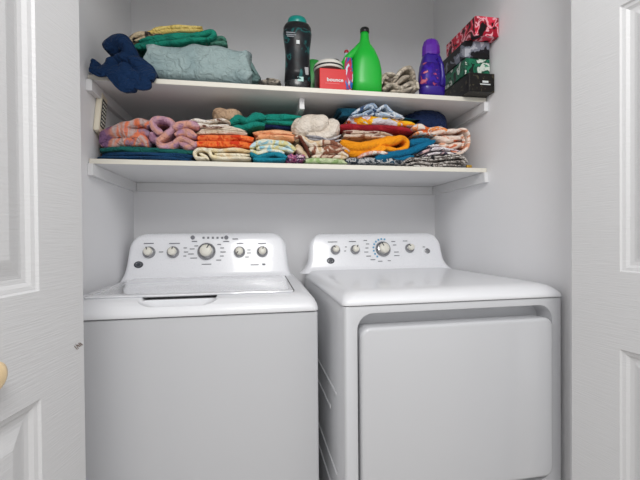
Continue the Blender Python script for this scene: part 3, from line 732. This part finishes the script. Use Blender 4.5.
# round tub and red box
tx, _ = at(329, 72, 1.45)
T = thing('round_tub', 'round brown tub with white lid behind the red box', 'tub', (tx, 1.455, zb))
r_ = .060; tH = at(329, 61, 1.445)[1]-zb; t0 = tH-.09
link('body', lathe([(r_*.9, 0), (r_*.96, .02), (r_*.98, .052+t0)], (tx, 1.455, zb), (0, 0, 1), 40), mat('tub_brown', srgb(74, 36, 34), .4), T)
lid = link('lid', lathe([(r_, .048+t0), (r_*1.02, .054+t0), (r_*1.02, .064+t0), (r_*.97, .073+t0), (r_*.8, .082+t0), (r_*.5, .088+t0), (0, .09+t0)], (tx, 1.455, zb), (0, 0, 1), 40), mat('tub_lid', srgb(224, 220, 212), .4), T)
link('lid_band', lathe([(r_*1.03, .056+t0), (r_*1.035, .059+t0), (r_*1.03, .062+t0)], (tx, 1.455, zb), (0, 0, 1), 40), M['black'], lid)
x0, _ = at(319.5, 77, 1.382); x1, _ = at(346, 77, 1.382); zr = at(333, 69, 1.382)[1]
R_ = thing('dryer_sheet_box', 'small bright red box with white lettering at the shelf edge', 'box', ((x0+x1)/2, 1.385, zb))
boxobj('carton', (x0, x1, 1.378, 1.390, zb, zr), mat('red_card', srgb(206, 10, 16), .45), .002, R_)
tm = textmesh('bounce', .019, .0004)
tm.transform(Matrix.Translation(((x0+x1)/2+.008, 1.3775, zb+.036)) @ Matrix.Rotation(PI/2, 4, 'X') @ Matrix.Scale(1.15, 4, (1, 0, 0)))
link('lettering', tm, wh, R_, smooth=False)
boxobj('underline', ((x0+x1)/2-.03, (x0+x1)/2+.025, 1.3772, 1.379, zb+.0215, zb+.0228), mat('pink_line', srgb(236, 140, 140), .5), .0002, R_)

# green things behind
gx, _ = at(314, 70, 1.56); gz = at(314, 58.5, 1.56)[1]
G2 = thing('small_green_bottle', 'small green bottle half hidden between black bottle and tub', 'bottle', (gx, 1.58, zb))
link('body', loft_ell([(gx, 1.58, .03, .022, zb, .7), (gx, 1.58, .032, .024, zb+.01, .7), (gx, 1.58, .032, .024, gz-.02, .7), (gx, 1.58, .026, .02, gz-.004, .8), (gx, 1.58, .018, .015, gz, .9)]), mat('green_b', srgb(40, 150, 60), .35), G2)
kx, _ = at(336.5, 64, 1.50); kz = at(336.5, 57.5, 1.53)[1]
J = thing('small_jar', 'small jar with domed black lid behind the white-lidded tub', 'jar', (kx, 1.555, zb))
link('body', lathe([(.02, 0), (.024, .01), (.024, kz-zb-.03)], (kx+.004, 1.555, zb), (0, 0, 1), 28), mat('jar_glass', srgb(120, 126, 130), .2), J)
link('lid', lathe([(.024, kz-zb-.032), (.0255, kz-zb-.028), (.0255, kz-zb-.012), (.02, kz-zb-.003), (0, kz-zb)], (kx+.004, 1.555, zb), (0, 0, 1), 28), M['black'], J)

# green jug
jy = 1.43
jx, _ = at(365, 70, jy)
jt = at(364.5, 28.5, jy)[1]; jh = jt-zb
Jg = thing('green_jug', 'tall bright green detergent jug with black cap', 'bottle', (jx, jy, zb))
def xs(px, py): return at(px, py, jy)[0]
rows = [(351, 380.5, 88), (350.5, 381, 84), (350.5, 381, 76), (351, 380.5, 70), (352, 379, 63), (354, 376.5, 57), (356.5, 374, 51), (358.6, 370.4, 45), (360, 369, 40), (360.5, 368.6, 36), (360.6, 368.4, 33)]
secs = []
for a, b, py in rows:
    z = max(zb, at(365, py, jy)[1]) if py < 88 else zb
    x0, x1 = xs(a, py), xs(b, py); w = (x1-x0)/2
    secs.append(((x0+x1)/2, jy, w, min(w*.85, .042), z, .75 if py > 50 else 1))
green = mat('jug_green', srgb(26, 176, 52), .35)
link('body', loft_ell(secs), green, Jg)
cz = at(365, 33.3, jy)[1]
link('cap', lathe([(.0175, 0), (.0182, .002), (.0182, .015), (.016, .018), (0, .0185)], (xs(364.6, 33), jy, cz), (0, 0, 1), 28), M['black'], Jg)
# handle: a bent tube on the left shoulder
def tube(pts, rad, n=14):
    bm = bmesh.new(); rings = []
    for i, p in enumerate(pts):
        p = Vector(p); a = Vector(pts[max(0, i-1)]); b = Vector(pts[min(len(pts)-1, i+1)]); t = (b-a).normalized()
        u = Vector((0, 1, 0)); u = (u-t*u.dot(t)).normalized(); w = t.cross(u)
        r = rad[i] if isinstance(rad, (list, tuple)) else rad
        rings.append([p+(u*math.cos(2*PI*k/n)+w*math.sin(2*PI*k/n))*r for k in range(n)])
    loft_rings(bm, rings); return bm2me(bm)
hp = []
for px, py in ((360.5, 45), (357, 50), (352.5, 54.5), (348, 58.5), (345, 63), (345, 69), (347, 76), (353, 80)):
    x, z = at(px, py, jy); hp.append((x, jy, z))
link('handle', tube(hp, [.012, .015, .016, .016, .015, .014, .014, .014]), green, Jg)
# colourful pouch in front of the jug's handle
px_, pz_ = at(347.5, 60, 1.385)
Pq = thing('patterned_pouch', 'slim blue, red and white patterned pouch leaning on the green jug', 'packet', (at(348, 78, 1.385)[0], 1.385, zb))
x0, x1 = at(343.5, 70, 1.384)[0], at(352, 70, 1.384)[0]; z1 = at(348, 57.5, 1.384)[1]
me = loft_ell([((x0+x1)/2-.002, 1.384, (x1-x0)/2, .004, zb, .8), ((x0+x1)/2, 1.385, (x1-x0)/2+.003, .008, zb+.03, .8), ((x0+x1)/2+.003, 1.385, (x1-x0)/2+.001, .007, zb+.06, .8), ((x0+x1)/2+.004, 1.386, (x1-x0)/2-.003, .003, z1, .8)])
link('packet', me, cloth('pouch', [(40, 60, 140), (30, 110, 180), (190, 50, 80), (200, 214, 226), (40, 100, 170)], 'noise', 34, (1, 1, .5), rot=(0, .5, 0), soft=.3, rough=.4, fibre=.01), Pq)
dx_, dz_ = at(347, 52.2, 1.46)
Bt = thing('small_bottle', 'slim white bottle with red ball cap behind the green jug handle', 'bottle', (dx_, 1.50, zb))
dx_, dz_ = at(346.5, 52.2, 1.50)
link('body', lathe([(.014, 0), (.016, .004), (.016, dz_-zb-.03), (.009, dz_-zb-.014), (.009, dz_-zb-.006)], (dx_, 1.50, zb), (0, 0, 1), 24), mat('white_glass', srgb(196, 214, 220), .3), Bt)
link('cap', lathe([(.004, -.010), (.008, -.008), (.0105, 0), (.008, .007), (0, .010)], (dx_, 1.50, dz_), (0, 0, 1), 20), mat('red_cap', srgb(170, 30, 40), .3), Bt)

# purple bottle
py_ = 1.42
def xp(px, py): return at(px, py, py_)[0]
pbx = xp(431, 70); Pp = thing('purple_softener_bottle', 'purple fabric softener bottle with violet faceted cap', 'bottle', (pbx, py_, zb))
rows = [(420.5, 443, 92), (419.5, 444, 89), (419, 444.5, 82), (419.5, 443.5, 74), (420.5, 441.5, 66), (422, 440, 60), (423.5, 438.5, 55)]
secs = []
for a, b, py in rows:
    z = zb if py == 92 else at(431, py, py_)[1]
    x0, x1 = xp(a, py), xp(b, py); w = (x1-x0)/2*.98
    secs.append(((x0+x1)/2, py_, w, .033 if py > 60 else .027, z, .7))
body = link('body', loft_ell(secs), mat('purple', srgb(50, 25, 134), .3), Pp)
za, zc = at(431, 56, py_)[1], at(431, 41, py_)[1]
x0, x1 = xp(423, 48), xp(438.5, 48); w = (x1-x0)/2
me = lathe([(w*1.05, za-zb-.004), (w*1.12, za-zb+.006), (w*1.08, za-zb+.034), (w*.86, zc-zb-.006), (w*.7, zc-zb)], ((x0+x1)/2, py_, zb), (0, 0, 1), 10, 1, .85)
link('cap', me, mat('violet_cap', srgb(92, 36, 158), .35), Pp, smooth=False)
lx0, lx1 = xp(419, 75), xp(430, 75)
me = loft_ell([(c, y, rx+.0008, ry+.0008, z, e) for c, y, rx, ry, z, e in secs[1:5]])
link('label_wrap', me, cloth('flowerlabel', [(58, 30, 150), (54, 34, 160), (60, 30, 146), (50, 26, 130), (48, 26, 128), (48, 28, 124), (160, 60, 104), (196, 110, 124)], 'noise', 40, soft=.25, rough=.35, fibre=.01), Pp)
hp = [(at(a, b, py_-.03)[0], py_-.034, at(a, b, py_-.03)[1]) for a, b in ((438, 58), (441, 66), (442, 76), (441, 86))]
link('handle', tube(hp, .009), mat('purple_handle', srgb(44, 22, 132), .3), Pp)

# stack of tissue boxes
def tbox(label, xl, xr, yf, yb, z0, z1, rot, m, top=False):
    c = ((xl+xr)/2, (yf+yb)/2, z0)
    t = thing('tissue_box', label, 'box', c, 0, 'stacked tissue boxes')
    R = Matrix.Translation(c) @ Matrix.Rotation(rot, 4, 'Z') @ Matrix.Translation([-q for q in c])
    boxobj('carton', (xl, xr, yf, yb, z0+.0005, z1-.0005), m, .0012, t, M4=R)
    o = link('opening', lathe([(.028, z1-z0-.0006), (.028, z1-z0-.0001), (0, z1-z0-.0001)], c, (0, 0, 1), 28, 1, 2.2), M['black'], t)
    return t, R
zb1 = at(470, 75, 1.315)[1]
print('boxes', at(470, 75, 1.315), at(494, 75, 1.315), at(500, 17, 1.285), at(479, 17, 1.285), at(479, 34, 1.285), at(467, 60, 1.33), at(490, 60, 1.33), at(447, 88, 1.5))
xw = XR-.004
zz = [zb, zb+.074, zb+.137, zb+.203, zb+.278]
t1, R1 = tbox('black box with small white print, lowest of the box stack', .815, xw, 1.318, 1.54, zz[0], zz[1], 0, cloth('boxblack', [(20, 18, 20), (26, 24, 24), (24, 22, 22), (28, 26, 24), (70, 64, 50)], 'noise', 60, soft=.2, rough=.35, fibre=.01))
bm = bmesh.new(); box(bm, .872, .897, 1.3165, 1.3185, zb+.036, zb+.044, .0004, 1); box(bm, .862, .906, 1.3165, 1.3185, zb+.028, zb+.032, .0004, 1)
link('white_print', bm2me(bm), wh, t1, smooth=False)
tbox('green and white patterned box, second from the bottom of the stack', .81, xw-.008, 1.335, 1.555, zz[1], zz[2], 0, cloth('boxgreen', [(16, 30, 26), (30, 110, 80), (24, 80, 60), (206, 214, 204), (40, 130, 96)], 'noise', 20, soft=.2, rough=.35, fibre=.01))
tbox('black box with pale grey clouds, third from the bottom of the stack', .805, xw-.012, 1.330, 1.55, zz[2], zz[3], 0, cloth('boxgrey', [(16, 15, 18), (18, 17, 20), (24, 22, 28), (120, 124, 136), (170, 172, 180)], 'noise', 13, soft=.2, rough=.35, fibre=.01, seedoff=3))
tbox('red, pink and black patterned box topmost of the stack', .825, xw, 1.290, 1.51, zz[3], zz[4], 0, cloth('boxred', [(20, 12, 16), (24, 14, 18), (190, 22, 48), (222, 54, 80), (230, 170, 180), (160, 16, 42), (20, 14, 16), (18, 12, 14)], 'noise', 20, soft=.2, rough=.35, fibre=.01, seedoff=1.7))

# handset on the left wall
hx = XL+.0195
hz0 = at(97, 132, 1.37)[1]; hz1 = at(97, 93, 1.40)[1]
Hs = thing('wall_handset', 'narrow cream handset with black keypad on the left wall between shelves', 'handset', (XL, 1.40, 1.47))
HM = Matrix.Translation((0, 1.45, 1.572)) @ Matrix.Rotation(-.24, 4, 'X') @ Matrix.Translation((0, -1.425, -1.572))
boxobj('casing', (XL+.001, XL+.021, 1.398, 1.452, 1.495, 1.648), mat('cream_plastic', srgb(226, 218, 198), .4), .006, Hs, seg=3, M4=HM)
boxobj('keypad', (XL+.0205, XL+.0225, 1.406, 1.444, 1.515, 1.625), M['black'], .001, Hs, M4=HM)
for i in range(7):
    for j in range(3):
        z = 1.521+i*.0145; y = 1.4095+j*.0115
        boxobj('key', (XL+.0223, XL+.0238, y, y+.007, z, z+.006), M['knob'], .0005, Hs, M4=HM)

# ------------------------------------------------------------------ light
w = bpy.data.worlds.new('World'); bpy.context.scene.world = w; w.use_nodes = True
nt = w.node_tree; bg = nt.nodes['Background']; bg.inputs[1].default_value = 1.0
tc = nt.nodes.new('ShaderNodeTexCoord'); sx = nt.nodes.new('ShaderNodeSeparateXYZ'); cr_ = nt.nodes.new('ShaderNodeValToRGB')
mr = nt.nodes.new('ShaderNodeMapRange'); mr.inputs['From Min'].default_value = -1
nt.links.new(tc.outputs['Generated'], sx.inputs[0]); nt.links.new(sx.outputs['Z'], mr.inputs['Value']); nt.links.new(mr.outputs[0], cr_.inputs[0])
e = cr_.color_ramp.elements; e[0].position = .3; e[0].color = (1.0, 1.0, 1.0, 1); e[1].position = .85; e[1].color = (.92, .92, .93, 1)
q = e.new(.5); q.color = (.74, .74, .74, 1)
nt.links.new(cr_.outputs[0], bg.inputs[0])
def area(name, loc, target, size, power, col=(1, 1, 1)):
    l = bpy.data.lights.new(name, 'AREA'); l.shape = 'DISK'; l.size = size; l.energy = power; l.color = col
    o = bpy.data.objects.new(name, l); C.objects.link(o); o.location = loc
    o.rotation_euler = (Vector(target)-Vector(loc)).to_track_quat('-Z', 'Y').to_euler()
    return o
area('room_ceiling_light', (.15, -.45, 2.3), (.2, 1.4, 1.0), .7, 20, (1, .99, .975))

# ------------------------------------------------------------------ camera
cam = bpy.data.cameras.new('Camera'); co = bpy.data.objects.new('Camera', cam); C.objects.link(co)
cam.sensor_width = 36; cam.lens = 36*F/640; cam.clip_start = .02
fw = Vector((math.sin(YAW)*math.cos(PITCH), math.cos(YAW)*math.cos(PITCH), math.sin(PITCH)))
rt = Vector((math.cos(YAW), -math.sin(YAW), 0)); up = rt.cross(fw)
c, s = math.cos(ROLL), math.sin(ROLL)
r2 = rt*c+up*s; u2 = up*c-rt*s
Mx = Matrix((( r2.x, u2.x, -fw.x, 0), (r2.y, u2.y, -fw.y, 0), (r2.z, u2.z, -fw.z, H), (0, 0, 0, 1)))
co.matrix_world = Mx
sc = bpy.context.scene; sc.camera = co
sc.view_settings.view_transform = 'Standard'; sc.view_settings.look = 'None'; sc.view_settings.exposure = 0.05; sc.view_settings.gamma = 1
sc.view_settings.use_curve_mapping = False
